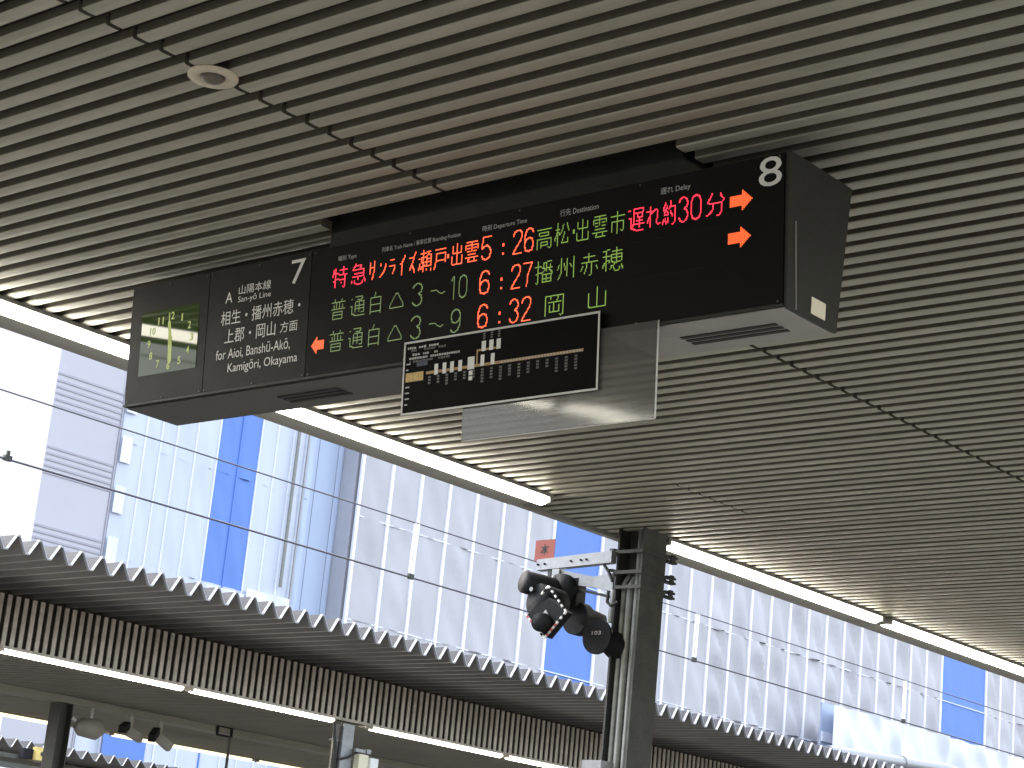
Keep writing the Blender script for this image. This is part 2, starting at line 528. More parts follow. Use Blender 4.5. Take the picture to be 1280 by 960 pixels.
for k in list(range(-150, -4)) + list(range(115, 420)):
    y = 3.726 + P * k
    m.box(XL, XS - 0.012, y - 0.064, y, H, H + 0.04)
    m.box(XS + 0.012, XR, y - 0.064, y, H, H + 0.04)
m.build('distant_slats', 'slat', can, kind='stuff')
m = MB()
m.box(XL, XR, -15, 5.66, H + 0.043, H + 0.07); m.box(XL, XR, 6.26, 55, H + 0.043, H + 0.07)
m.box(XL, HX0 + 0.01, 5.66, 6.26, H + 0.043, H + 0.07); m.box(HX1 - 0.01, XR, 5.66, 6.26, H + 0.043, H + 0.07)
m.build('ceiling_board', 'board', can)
m = MB()
m.box(-8.985, XL - 0.002, -15, 55, H - 0.03, H + 0.72)
m.box(-8.985, -8.745, -15, 10.16, H - 0.034, H - 0.002); m.box(-8.985, -8.745, 11.42, 55, H - 0.034, H - 0.002)
m.build('edge_trim', 'trim', can)
m = MB(); m.box(XR + 0.002, -0.09, -15, 55, H - 0.03, H + 0.72); m.build('edge_trim', 'trim', can)

def deck_mesh(xa, xb, ya, yb, zb=3.67, amp=0.165, pitch=0.282, phase=12.516, t=0.012):
    mb, eb = MB(), MB()
    k0, k1 = int((ya - phase) / pitch), int((yb - phase) / pitch)
    prof = []
    for k in range(k0, k1):
        c = phase + k * pitch
        prof += [(c - 0.026, zb), (c + 0.026, zb), (c + 0.126, zb + amp), (c + 0.156, zb + amp)]
    n = len(prof)
    vs = [(xa, y, z) for y, z in prof] + [(xb, y, z) for y, z in prof] + [(xa, y, z + t) for y, z in prof] + [(xb, y, z + t) for y, z in prof]
    fs = []
    for i in range(n - 1):
        fs += [(i, i + 1, n + i + 1, n + i), (2 * n + i, 3 * n + i, 3 * n + i + 1, 2 * n + i + 1)]
    mb.add(vs, fs)
    mb.tops = [2 * i + 1 for i in range(n - 1)]
    for xx, sg in ((xa, 1), (xb, -1)):
        vs = []
        for y, z in prof:
            vs += [(xx + 0.006 * sg, y, z - 0.006), (xx + 0.006 * sg, y, z + t), (xx - 0.03 * sg, y, z - 0.006), (xx - 0.03 * sg, y, z + t + 0.006)]
        fs = []
        for i in range(n - 1):
            a, b = 4 * i, 4 * i + 4
            fs += [(a, b, b + 1, a + 1), (a, a + 2, b + 2, b), (a + 1, b + 1, b + 3, a + 3)]
        eb.add(vs, fs)
    return mb, eb
# ------- the roof of our own canopy stops above the slatted ceiling; its overhang is short on the far side
m = MB()
for y in (-6.0, 17.9 + 6, 36):
    m.box(-4.65, -4.35, y - 0.15, y + 0.15, FLOOR, H - 0.001)
    m.build('column', 'steel_mid', can); m = MB()

# lamps
def deck(parent, *a, **k):
    d, e = deck_mesh(*a, **k)
    o = d.build('roof_deck', 'deck', parent, fix=False)
    o.data.materials.append(M['deck_top'])
    for i in d.tops: o.data.polygons[i].material_index = 1
    e.build('roof_edge', 'deck_edge', parent, fix=False)

def lamp(label, x, y0, y1, z=H, w=0.12, tube='tube', group=None, side=1, housing='trim'):
    t = thing('ceiling_light', label, 'ceiling light', (x, (y0 + y1) / 2, z), group)
    hb = MB(); hb.box(x - w / 2 - 0.012, x + w / 2 + 0.012, y0, y1, z - 0.022, z - 0.001)
    hb.box(x - w / 2 - 0.01, x + w / 2 + 0.01, y0, y0 + 0.03, z - 0.055, z - 0.022)
    hb.box(x - w / 2 - 0.01, x + w / 2 + 0.01, y1 - 0.03, y1, z - 0.055, z - 0.022)
    hb.build('housing', housing, t)
    tb = MB()
    n = 7
    prof = [(x + w / 2 * math.cos(math.pi * i / (n - 1)), z - 0.023 - 0.048 * math.sin(math.pi * i / (n - 1))) for i in range(n)]
    tb.prism([(a, y0 + 0.031, b) for a, b in prof], (0, y1 - y0 - 0.062, 0))
    tb.build('diffuser', tube, t)
    return t
G1 = 'fluorescent lights along the left edge of the near ceiling'
lx = -8.66
lamp('near edge ceiling light at the left border, passing behind the sign clock end', lx, 4.20, 7.13, group=G1)
lamp('ceiling light that comes out from under the sign and ends left of the post', lx, 7.20, 10.14, group=G1)
lamp('ceiling light that starts just right of the dark steel post', lx, 11.44, 14.40, group=G1)
lamp('farthest ceiling light, running out of the frame at the lower right', lx, 14.50, 17.46, group=G1)
for i in range(5):
    lamp('edge ceiling light behind the viewpoint' if i < 4 else 'edge ceiling light beyond the right frame', lx, *( (1.2 - 3 * i, 4.13 - 3 * i) if i < 4 else (17.55, 20.5)), group=G1)
for i in range(9):
    lamp('ceiling light of the row above the opposite platform edge', -0.45, -8 + 3 * i, -5.06 + 3 * i, group='fluorescent lights along the right edge of the near ceiling')

deck(can, 0.7, -9.6, -15, 55, zb=3.74)

# ------------------------------------------------------------------ speaker in the ceiling
sp = thing('ceiling_speaker', 'round cream ceiling speaker with dark dome set between the slats', 'speaker', (-5.517, 4.390, H))
m = MB(); n = 40
rings = [(0.093, 0.0, ), (0.093, -0.008), (0.086, -0.014), (0.052, -0.010), (0.044, -0.002)]
vs = []
for rr, zz in rings:
    vs += [(-5.517 + rr * math.cos(6.28318 * k / n), 4.390 + rr * math.sin(6.28318 * k / n), H + zz - 0.002) for k in range(n)]
fs = [(i * n + k, i * n + (k + 1) % n, (i + 1) * n + (k + 1) % n, (i + 1) * n + k) for i in range(len(rings) - 1) for k in range(n)]
m.add(vs, fs, True); m.build('ring', 'speaker', sp)
m = MB(); rings = [(0.046, 0.0), (0.043, -0.012), (0.032, -0.022), (0.016, -0.028), (0.002, -0.030)]
vs = []
for rr, zz in rings:
    vs += [(-5.517 + rr * math.cos(6.28318 * k / n), 4.390 + rr * math.sin(6.28318 * k / n), H + zz - 0.003) for k in range(n)]
m.add(vs, [(i * n + k, i * n + (k + 1) % n, (i + 1) * n + (k + 1) % n, (i + 1) * n + k) for i in range(len(rings) - 1) for k in range(n)], True)
m.build('dome', 'speaker_dark', sp)

# ------------------------------------------------------------------ departure board
SX0, SW = -7.576, 3.657
ZB, ZT = 2.33, 2.903
YFB, YFT, YRB, YRT = 5.795, 5.748, 6.116, 6.163
nrm = Vector((0, -0.9966, -0.0817))
def SP(u_, s_, off=0.0):
    return Vector((SX0 + u_, YFB + (YFT - YFB) * s_, ZB + (ZT - ZB) * s_)) + nrm * off
SH = 0.575
bd = thing('departure_board', 'long dark departure board with lit destinations hanging under the slatted ceiling', 'departure board', (SX0 + SW / 2, 5.95, ZB))
m = MB(); x0, x1 = SX0, SX0 + SW
m.hexa([(x0, YFB, ZB), (x1, YFB, ZB), (x1, YRB, ZB), (x0, YRB, ZB), (x0, YFT, ZT), (x1 + 0.004, YFT, ZT), (x1 + 0.004, YRT, ZT), (x0, YRT, ZT)])
m.build('cabinet', 'body', bd)
def slab(u0, u1, s0, s1, t0, t1, name, mm, par=None, **kw):
    mb = MB()
    mb.hexa([SP(u0, s0, t0), SP(u1, s0, t0), SP(u1, s0, t1), SP(u0, s0, t1), SP(u0, s1, t0), SP(u1, s1, t0), SP(u1, s1, t1), SP(u0, s1, t1)])
    return mb.build(name, mm, par or bd, **kw)
# front panels stand 6 mm proud of the cabinet
pc = slab(0.004, 0.547, 0.020, 0.995, 0.001, 0.007, 'clock_panel', 'face_clock')
pt = slab(0.551, 1.212, 0.020, 0.995, 0.001, 0.0065, 'text_panel', 'face_text')
pl = slab(1.216, 3.650, 0.020, 0.995, 0.001, 0.0060, 'display_panel', 'face_led')
slab(0.0, SW - 0.001, 0.0, 0.016, 0.001, 0.012, 'bottom_rail', 'body')
# end cap on the right with its hem, and the sticker
m = MB()
m.hexa([(x1 + .001, YFB - 0.008, ZB - 0.006), (x1 + 0.011, YFB - 0.008, ZB - 0.006), (x1 + 0.011, YRB + 0.003, ZB - 0.006), (x1 + .001, YRB + 0.003, ZB - 0.006),
        (x1 + .005, YFT - 0.008, ZT + 0.002), (x1 + 0.015, YFT - 0.008, ZT + 0.002), (x1 + 0.015, YRT + 0.003, ZT + 0.002), (x1 + .005, YRT + 0.003, ZT + 0.002)])
m.build('end_cap', 'body', bd)
m = MB(); m.bar((x1 + 0.013, YFB + 0.05, ZB + 0.0), (x1 + 0.0145, YFT + 0.06, ZT - 0.25), 0.002, 0.004); m.build('end_seam', 'under', bd)
m = MB(); m.box(x1 + 0.012, x1 + 0.0135, 5.942, 6.036, 2.347, 2.410); m.build('sticker', 'sticker', bd)
# underside covers and vents
m = MB(); m.box(SX0 + 0.006, SX0 + 2.86, YFB + 0.012, YRB - 0.004, ZB - 0.006, ZB - 0.001); m.build('underside_cover', 'under_dark', bd)
m = MB(); m.box(SX0 + 2.866, x1 - 0.004, YFB + 0.004, YRB - 0.004, ZB - 0.007, ZB - 0.001); m.build('underside_cover', 'under', bd)
for (u0, u1) in ((0.90, 1.28), (2.02, 2.40), (2.50, 2.84), (3.105, 3.530)):
    for j in range(3):
        yy = 5.925 + j * 0.038
        m = MB(); m.box(SX0 + u0, SX0 + u1, yy, yy + 0.022, ZB - 0.0105, ZB - 0.0072)
        m.build('vent_slot', 'slot', bd)
# mount box up into the ceiling opening
m = MB(); m.box(-6.335, -4.44, 5.815, 6.08, ZT + 0.001, 3.30); m.build('hanger_box', 'body', bd)
m = MB(); m.box(-6.20, -5.9, 5.87, 6.02, 3.30, 3.7); m.box(-4.95, -4.7, 5.87, 6.02, 3.30, 3.7); m.build('hanger_rod', 'steel_dark', bd)

def fr(off):
    return lambda a, b: SP(a, b / SH, off)
def printed(name, body, rect, mm='print', par=pt, off=0.0075, fo=0.0, label=None):
    mb = MB(); u0, u1, s0, s1 = rect
    place_text(mb, body, (u0, u1, s0 * SH, s1 * SH), fr(off), fo)
    return mb.build(name, mm, par, fix=False)
printed('number', '7', (1.088, 1.178, 0.765, 0.955))
printed('number', '8', (3.540, 3.640, 0.790, 0.985), par=pl, off=0.007)
printed('lettering', 'A', (0.665, 0.712, 0.715, 0.80))
printed('lettering', '山陽本線', (0.752, 0.962, 0.765, 0.840))
printed('lettering', 'San-yō Line', (0.750, 0.965, 0.690, 0.752))
printed('lettering', '相生・播州赤穂・', (0.645, 1.160, 0.535, 0.650))
printed('lettering', '上郡・岡山', (0.677, 1.010, 0.385, 0.500))
printed('lettering', '方面', (1.040, 1.150, 0.395, 0.480))
printed('lettering', 'for Aioi, Banshū-Akō,', (0.628, 1.110, 0.250, 0.345))
printed('lettering', 'Kamigōri, Okayama', (0.713, 1.162, 0.130, 0.225))
for body, r_ in (('種別 Type', (1.378, 1.49, .868, .912)), ('列車名 Train Name / 乗車位置 Boarding Position', (1.640, 2.085, .868, .912)),
                 ('時刻 Departure Time', (2.205, 2.440, .868, .918)), ('行先 Destination', (2.610, 2.802, .868, .918)), ('遅れ Delay', (3.098, 3.236, .872, .925))):
    printed('lettering', body, r_, 'print_dim', pl, 0.007, 0.004)
# seams in the display panel
for s_ in (0.335, 0.585):
    slab(2.94, 3.42, s_, s_ + 0.004, 0.0061, 0.0066, 'panel_seam', 'face_text', pl)

def led(chars, s0, s1, mm, label):
    F = fr(0.0072)
    for ch, u0, u1, n in chars:
        mb = MB()
        led_char(mb, ch, (u0, u1, s0 * SH, s1 * SH), F, n, 24)
        mb.build('lit_character', mm, pl, fix=False, label=label)
R1, R2, R3 = (0.655, 0.835), (0.408, 0.588), (0.165, 0.345)
led([('特', 1.345, 1.450, 20), ('急', 1.456, 1.562, 20)], *R1, 'led_red', 'red glowing characters for limited express')
row, uu = [], 1.575
for ch in 'サンライズ':
    row.append((ch, uu, uu + 0.058, 12)); uu += 0.057
row += [('瀬', 1.862, 1.950, 18), ('戸', 1.955, 2.035, 16), ('・', 2.015, 2.060, 10), ('出', 2.048, 2.125, 17)]
row = [(c, a - 0.015, b - 0.015, n) for c, a, b, n in row] + [('雲', 2.112, 2.192, 17)]
led(row, *R1, 'led_orange', 'orange red glowing train name')
led([('5', 2.205, 2.262, 12), (':', 2.312, 2.330, 4), ('2', 2.372, 2.424, 12), ('6', 2.431, 2.483, 12)], *R1, 'led_orange', 'orange red glowing time 5:26')
led([('6', 2.202, 2.260, 12), (':', 2.310, 2.328, 4), ('2', 2.370, 2.422, 12), ('7', 2.431, 2.483, 12)], *R2, 'led_orange', 'orange red glowing time 6:27')
led([('6', 2.200, 2.258, 12), (':', 2.308, 2.326, 4), ('3', 2.368, 2.420, 12), ('2', 2.431, 2.483, 12)], *R3, 'led_orange', 'orange red glowing time 6:32')
for rr, tail, lb in ((R2, [('1', 2.045, 2.078, 8), ('0', 2.090, 2.140, 12)], 'green glowing row ending in 10'), (R3, [('9', 2.055, 2.112, 13)], 'green glowing row ending in 9')):
    led([('普', 1.346, 1.448, 22), ('通', 1.460, 1.562, 22), ('白', 1.575, 1.665, 20), ('△', 1.685, 1.800, 26), ('3', 1.832, 1.893, 14), ('～', 1.920, 2.030, 22)] + tail, *rr, 'led_green_dim', lb)
led([('高', 2.487, 2.580, 20), ('松', 2.582, 2.668, 20), ('・', 2.660, 2.705, 10), ('出', 2.688, 2.768, 20), ('雲', 2.770, 2.852, 20), ('市', 2.855, 2.940, 20)], *R1, 'led_green', 'green glowing destination, first row')
led([('播', 2.487, 2.592, 22), ('州', 2.600, 2.705, 22), ('赤', 2.712, 2.817, 22), ('穂', 2.825, 2.935, 22)], *R2, 'led_green', 'green glowing destination, second row')
led([('岡', 2.540, 2.655, 22), ('山', 2.755, 2.868, 22)], *R3, 'led_green', 'green glowing destination, third row')
led([('遅', 2.942, 3.030, 20), ('れ', 3.030, 3.105, 18), ('約', 3.105, 3.178, 18), ('3', 3.185, 3.232, 12), ('0', 3.240, 3.292, 12), ('分', 3.300, 3.405, 22)], *R1, 'led_red', 'red glowing delay notice')
def arrow(u0, u1, sc, sgn, hh=0.155):
    mb = MB(); F = fr(0.0072)
    nu, nv = 15, 15
    for i in range(nu):
        for j in range(nv):
            t_ = (i + .5) / nu; w_ = (j + .5) / nv * 2 - 1
            ok = abs(w_) < 0.52 if t_ < 0.52 else abs(w_) < (1 - t_) / 0.48 * 1.02
            if not ok: continue
            tt = i / nu if sgn > 0 else 1 - (i + 1) / nu
            a = u0 + tt * (u1 - u0); du = (u1 - u0) / nu
            b = (sc + (j / nv - 0.5) * hh) * SH; dv = hh * SH / nv
            mb.add([F(a + .0002, b + .0002), F(a + du * .94, b + .0002), F(a + du * .94, b + dv * .94), F(a + .0002, b + dv * .94)], [(0, 1, 2, 3)])
    return mb.build('light_arrow', 'led_arrow', pl, fix=False)
arrow(3.415, 3.515, 0.735, 1); arrow(3.410, 3.510, 0.492, 1); arrow(1.244, 1.322, 0.250, -1, 0.15)
for uu in (0.02, 0.27, 0.53, 0.565, 0.88, 1.20, 1.235, 1.80, 2.40, 3.00, 3.63):
    for ss in (0.035, 0.975):
        c_ = SP(uu, ss, 0.0066)
        m = MB(); m.tube([c_, c_ + nrm * 0.0025], 0.0045, 8); m.build('screw', 'under_dark', bd)
# clock
cg = slab(0.088, 0.492, 0.235, 0.765, 0.0072, 0.0085, 'clock_glass', 'clock_face', pc)
cF = fr(0.0092)
cu, cs = 0.300, 0.495
mb = MB()
for hnum in range(1, 13):
    a = R(30 * hnum)
    cx, cy = cu + 0.150 * math.sin(a), cs * SH + 0.118 * math.cos(a)
    w_ = 0.030 if hnum > 9 else 0.007 if hnum == 1 else 0.017
    place_text(mb, str(hnum), (cx - w_ * .65, cx + w_ * .65, cy - 0.018, cy + 0.018), cF, 0.02)
mb.build('clock_numerals', 'clock_mark', pc, fix=False)
def hand(ang, L, w, back=0.02):
    mb = MB(); a = R(ang); d_ = (math.sin(a), math.cos(a)); n_ = (d_[1], -d_[0])
    pts = [(-back, -w / 2), (L * .85, -w / 2), (L, 0), (L * .85, w / 2), (-back, w / 2)]
    mb.add([cF(cu + d_[0] * p + n_[0] * q, cs * SH + d_[1] * p + n_[1] * q) for p, q in pts], [(0, 1, 2, 3, 4)])
    return mb.build('clock_hand', 'clock_mark', pc, fix=False)
hand(176, 0.115, 0.026); hand(-9, 0.104, 0.020)

# ------------------------------------------------------------------ acrylic plate and route map hanging below the board
ac = thing('acrylic_plate', 'clear smoky acrylic plate hanging under the board behind the route map', 'acrylic plate', tuple(SP(2.63, -0.6, 0)))
mb = MB(); mb.hexa([SP(2.153, -.617, .014), SP(3.105, -.617, .014), SP(3.105, -.617, .018), SP(2.153, -.617, .018), SP(2.153, .028, .014), SP(3.110, .028, .014), SP(3.110, .028, .018), SP(2.153, .028, .018)])
mb.build('plate', 'acrylic', ac)
mb = MB()
mb.hexa([SP(2.153, -.622, .0135), SP(3.107, -.622, .0135), SP(3.107, -.622, .0185), SP(2.153, -.622, .0185), SP(2.153, -.6175, .0135), SP(3.107, -.6175, .0135), SP(3.107, -.6175, .0185), SP(2.153, -.6175, .0185)])
mb.hexa([SP(3.1055, -.617, .0135), SP(3.110, -.617, .0135), SP(3.110, -.617, .0185), SP(3.1055, -.617, .0185), SP(3.1105, .028, .0135), SP(3.114, .028, .0135), SP(3.114, .028, .0185), SP(3.1105, .028, .0185)])
mb.build('plate_edge', 'map_edge', ac)
mp = thing('route_map', 'black route map board with thin white border hanging below the departure board', 'route map', tuple(SP(2.33, -0.38, 0)))
MU0, MU1, MS0, MS1 = 1.825, 2.846, -0.388, 0.145
def mslab(u0, u1, s0, s1, t0, t1, name, mm, par):
    return slab(u0, u1, s0, s1, t0, t1, name, mm, par)
mboard = mslab(MU0, MU1, MS0, MS1, .024, .030, 'board', 'map', mp)
bw, bs = 0.008, 0.014
mb = MB()
for (a, b, c, d_) in ((MU0, MU1, MS1 - bs, MS1), (MU0, MU1, MS0, MS0 + bs), (MU0, MU0 + bw, MS0 + bs, MS1 - bs), (MU1 - bw, MU1, MS0 + bs, MS1 - bs)):
    mb.hexa([SP(a, c, .0302), SP(b, c, .0302), SP(b, c, .032), SP(a, c, .032), SP(a, d_, .0302), SP(b, d_, .0302), SP(b, d_, .032), SP(a, d_, .032)])
mb.build('border', 'map_edge', mp)
def mquad(mb, u0, u1, s0, s1, off=.0308):
    mb.add([SP(u0, s0, off), SP(u1, s0, off), SP(u1, s1, off), SP(u0, s1, off)], [(0, 1, 2, 3)])
mb = MB()
mquad(mb, 1.955, 2.770, -0.112, -0.092)
mquad(mb, 2.225, 2.232, -0.092, 0.010); mquad(mb, 2.225, 2.345, -0.002, 0.012)
mb.build('route_line', 'orange_print', mp, fix=False)
mb = MB(); mquad(mb, 1.842, 1.940, -0.150, -0.085, .0310); mb.build('line_name_block', 'gold_print', mp, fix=False)
mb = MB(); mquad(mb, 1.900, 1.960, -0.045, -0.005); mb.build('key_block', 'navy_print', mp, fix=False)
def station(uc, sc, w, h):
    mb = MB(); mquad(mb, uc - w / 2, uc + w / 2, sc - h / 2, sc + h / 2, .0312)
    mb.build('station_box', 'print', mp, fix=False)
for uc in (2.010, 2.055, 2.096, 2.140): station(uc, -0.085, 0.020, 0.078)
station(2.198, -0.078, 0.036, 0.090)
for uc in (2.258, 2.312): station(uc, -0.070, 0.020, 0.078)
for uc in (2.262, 2.302, 2.340): station(uc, 0.030, 0.022, 0.072)
rnd = random.Random(3)
for mm_, spans in (('print_dim', [(1.845, 2.03, 0.095), (1.845, 2.02, 0.045), (1.845, 2.13, 0.018)]), ('print_faint', [(1.85, 2.05, 0.075), (1.86, 2.08, -0.005)])):
    mb = MB()
    for a, b, s_ in spans:
        x = a
        while x < b:
            w_ = rnd.uniform(0.006, 0.013)
            if rnd.random() < 0.86: mquad(mb, x, x + w_, s_ - rnd.uniform(.006, .009), s_ + rnd.uniform(.006, .010))
            x += w_ + 0.003
    if mm_ == 'print_dim':
        for j in range(8):
            s_ = -0.02 - j * 0.042
            if 2 < j < 4: continue
            mquad(mb, 1.842, 1.842 + rnd.uniform(.010, .024), s_ - .005, s_ + .005)
    else:
        for i_ in range(17):
            uc = 1.975 + i_ * 0.0475
            x = -0.125
            for q in range(rnd.randint(3, 5)):
                mquad(mb, uc - .007, uc + .007, x - .018, x - .004)
                x -= 0.021
        for uc in (2.262, 2.302, 2.340):
            x = 0.078
            for q in range(3): mquad(mb, uc - .006, uc + .006, x, x + .012); x += 0.017
    mb.build('small_print', mm_, mp, fix=False, kind='stuff')
mb = MB()
for i_ in range(26):
    uc = 2.36 + i_ * 0.0158
    mquad(mb, uc - .004, uc + .004, -0.109, -0.095, .0311)
mb.build('stop_marks', 'print_dim', mp, fix=False, kind='stuff')
mb = MB(); mquad(mb, 2.188, 2.208, -0.165, -0.132); mquad(mb, 2.188, 2.208, -0.200, -0.172); mb.build('station_name', 'print', mp, fix=False)
# two small straps between board and map
for uu in (1.95, 2.72):
    mslab(uu, uu + 0.02, -0.02, 0.06, .0125, .0238, 'strap', 'galv', mp)

# ------------------------------------------------------------------ steel post with clamps
PX0, PX1, PY0, PY1 = -8.800, -8.575, 11.13, 11.40
po = thing('steel_post', 'dark grey steel post rising to the ceiling edge, with clamp bands and pipes', 'post', (-8.69, 11.26, FLOOR))
m = MB(); m.box(PX1 - 0.016, PX1, PY0, PY1, FLOOR, H + 0.035); m.build('flange', 'steel_mid', po)  # lighter than the other flange: lit face put into the colour
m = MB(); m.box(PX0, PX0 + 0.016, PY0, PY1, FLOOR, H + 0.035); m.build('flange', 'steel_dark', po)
m = MB(); m.box(PX0 + 0.0165, PX1 - 0.0165, PY0 + 0.12, PY0 + 0.135, FLOOR, H + 0.035); m.build('web', 'steel_dark', po)
for xx, rr_, zt in ((-8.755, 0.020, 2.62), (-8.700, 0.027, 2.60), (-8.640, 0.022, 3.0)):
    m = MB(); m.tube([(xx, PY0 + 0.055, FLOOR), (xx, PY0 + 0.055, zt), (xx + 0.01, PY0 + 0.09, zt + 0.06)], rr_, 10); m.build('pipe', 'pipe', po)
for zc in (2.835, 2.690, 2.585):
    m = MB()
    m.box(PX0 - 0.012, PX1 + 0.012, PY0 - 0.014, PY0 - 0.002, zc - 0.012, zc + 0.012)
    m.box(PX1 + 0.001, PX1 + 0.013, PY0 - 0.002, PY1 + 0.004, zc - 0.012, zc + 0.012)
    m.box(PX0 - 0.013, PX0 - 0.001, PY0 - 0.002, PY1 + 0.004, zc - 0.012, zc + 0.012)
    m.build('clamp_band', 'steel_mid', po)
    for zo in (-0.016, 0.018):
        m = MB(); m.box(PX1 - 0.03, PX1 + 0.016, PY1 + 0.006, PY1 + 0.115, zc + zo - 0.006, zc + zo + 0.008)
        m.box(PX1 + 0.0165, PX1 + 0.026, PY1 + 0.03, PY1 + 0.08, zc + zo - 0.014, zc + zo + 0.016)
        m.build('clamp_bolt', 'steel_dark', po)
        m = MB(); m.box(PX0 - 0.055, PX0 - 0.014, PY0 - 0.02, PY0 + 0.03, zc + zo - 0.006, zc + zo + 0.007); m.build('clamp_bolt', 'steel_dark', po)
m = MB(); m.box(PX0 - 0.03, PX1 - 0.09, PY0 - 0.16, PY0 - 0.02, 1.12, 1.375); m.build('junction_box', 'galv', po)

# ------------------------------------------------------------------ signal arm, signals, red sign
AY = 11.10
arm = thing('signal_arm', 'galvanised steel bracket arm reaching left from the dark post', 'bracket arm', (PX0, AY, 2.80))
m = MB()
m.hexa([(-9.475, AY - .03, 2.728), (PX0 - .002, AY - .03, 2.752), (PX0 - .002, AY + .03, 2.752), (-9.475, AY + .03, 2.728),
        (-9.475, AY - .03, 2.806), (PX0 - .002, AY - .03, 2.836), (PX0 - .002, AY + .03, 2.836), (-9.475, AY + .03, 2.806)])
m.build('upper_beam', 'galv', arm)
for xx in (-9.462, -9.400, -9.16, -9.07, -9.02):
    m = MB(); m.tube([(xx, AY - .031, 2.770 + (xx + 9.4) * .035), (xx, AY - .040, 2.770 + (xx + 9.4) * .035)], 0.008, 8); m.build('bolt', 'black_metal', arm)
m = MB()
m.hexa([(-9.250, AY - .02, 2.630), (-8.98, AY + .01, 2.590), (-8.98, AY + .03, 2.590), (-9.250, AY + .01, 2.630),
        (-9.250, AY - .02, 2.720), (-8.98, AY + .01, 2.668), (-8.98, AY + .03, 2.668), (-9.250, AY + .01, 2.720)])
m.hexa([(-8.979, AY + .008, 2.592), (PX0 - .002, AY + .01, 2.555), (PX0 - .002, AY + .03, 2.555), (-8.979, AY + .032, 2.592),
        (-8.979, AY + .008, 2.667), (PX0 - .002, AY + .01, 2.685), (PX0 - .002, AY + .03, 2.685), (-8.979, AY + .032, 2.667)])
m.build('lower_brace', 'galv', arm)
m = MB(); m.bar((-9.19, AY + .015, 2.600), (PX0 - .002, AY + .05, 2.515), 0.03, 0.016); m.build('under_rod', 'steel_dark', arm)
m = MB(); m.box(-9.315, -9.252, AY - .045, AY + .045, 2.640, 2.726); m.build('end_block', 'galv', arm)
m = MB(); m.box(-9.375, -9.345, AY - .02, AY + .02, 2.60, 2.727); m.build('hanger', 'steel_dark', arm)
m = MB(); m.tube([(-8.88, AY, 2.74), (-8.83, AY - .01, 2.69), (-8.79, AY - .01, 2.62)], 0.011, 8)
m.tube([(-8.81, AY - .02, 2.55), (-8.805, AY - .03, 2.47), (-8.77, AY - .03, 2.445), (-8.72, AY - .02, 2.47)], 0.012, 8)
m.build('cable_loop', 'cable', arm)

rs = thing('warning_sign', 'small orange red square sign with a black character standing on the arm end', 'sign', (-9.42, AY + .005, 2.80))
QX0, QX1, QZ0, QZ1 = -9.525, -9.345, 2.806, 2.955
m = MB(); m.box(QX0, QX1, AY - .004, AY + .001, QZ0, QZ1); m.build('plate', 'orange_sign', rs)
m = MB(); place_text(m, '本', (QX0 + .048, QX1 - .050, QZ0 + .038, QZ1 - .032), lambda a, b: Vector((a, AY - .0055, b)), 0.012); m.build('character', 'black_print', rs, fix=False)
m = MB(); m.box(-9.42, -9.41, AY + .0012, AY + .011, 2.79, QZ1 - .02); m.build('stay', 'galv', rs)

sg = thing('railway_signal', 'cluster of black hooded signal lamps on a diamond board under the arm end', 'railway signal', (-9.31, 11.05, 2.42))
# diamond board
dc2 = Vector((-9.010, 10.68, 2.330))
DY = 10.68
cn = [Vector((-9.008, DY, 2.513)), Vector((-8.832, DY, 2.329)), Vector((-9.002, DY, 2.154)), Vector((-9.193, DY, 2.325))]
m = MB(); m.prism([cn[0].lerp(dc2, .42) if i == 0 else (c.lerp(dc2, .04)) for i, c in enumerate(cn)], (0, 0.07, 0)); m.build('diamond_board', 'black_metal', sg)
wm, bm_, bk_ = MB(), MB(), MB()
for i in range(4):
    a, b = cn[i], cn[(i + 1) % 4]
    if i == 3: a = cn[0].lerp(cn[3], .30); a, b = cn[0], a
    nseg = 11 if i != 3 else 3
    for k in range(nseg):
        p, q = a.lerp(b, (k + .05) / nseg), a.lerp(b, (k + .95) / nseg)
        (wm if k % 2 == 0 else bm_ if i in (1, 2) and 3 < k else bk_).tube([p + Vector((0, -.012, 0)), q + Vector((0, -.012, 0))], 0.0085, 6)
wm.build('white_edge_marker', 'white_part', sg); bm_.build('red_edge_marker', 'red_print', sg); bk_.build('dark_edge_marker', 'black_metal', sg)
def hood(parent, base, tip, r0, r1, lens=None, hoodlen=None):
    base, tip = Vector(base), Vector(tip)
    d_ = (tip - base)
    m = MB(); m.tube([base, base + d_ * 0.15, base + d_ * 0.5, tip, tip - d_ * 0.02, base + d_ * 0.55], [r0 * .6, r0, r0, r1, r1 * 0.93, r0 * .9], 22)
    m.build('lamp_hood', 'black_metal', parent)
    m = MB(); m.tube([base + d_ * 0.50, base + d_ * 0.56, base + d_ * .60], [r0 * .88, r0 * .8, r0 * .3], 18); m.build('lens', 'black_metal', parent)
hood(sg, (-9.215, 11.02, 2.555), (-9.304, 10.75, 2.574), 0.084, 0.080)
hood(sg, (-9.130, 10.98, 2.425), (-9.165, 10.75, 2.438), 0.118, 0.118)
hood(sg, (-9.02, 10.675, 2.262), (-9.00, 10.60, 2.250), 0.066, 0.064)
m = MB(); m.prism([Vector((-9.045, 10.672, 2.318)), Vector((-8.99, 10.672, 2.316)), Vector((-9.018, 10.672, 2.352))], (0, .004, 0)); m.build('pale_patch', 'galv', sg)
hood(sg, (-9.22, 11.12, 2.570), (-9.23, 11.04, 2.568), 0.122, 0.120)
m = MB(); m.tube([(-9.22, 10.740, 2.515), (-9.22, 10.735, 2.515)], 0.016, 10); m.build('pilot_lens', 'galv', sg)
m = MB(); m.box(-9.22, -9.10, 11.09, 11.19, 2.46, 2.66); m.build('lamp_case', 'black_metal', sg)
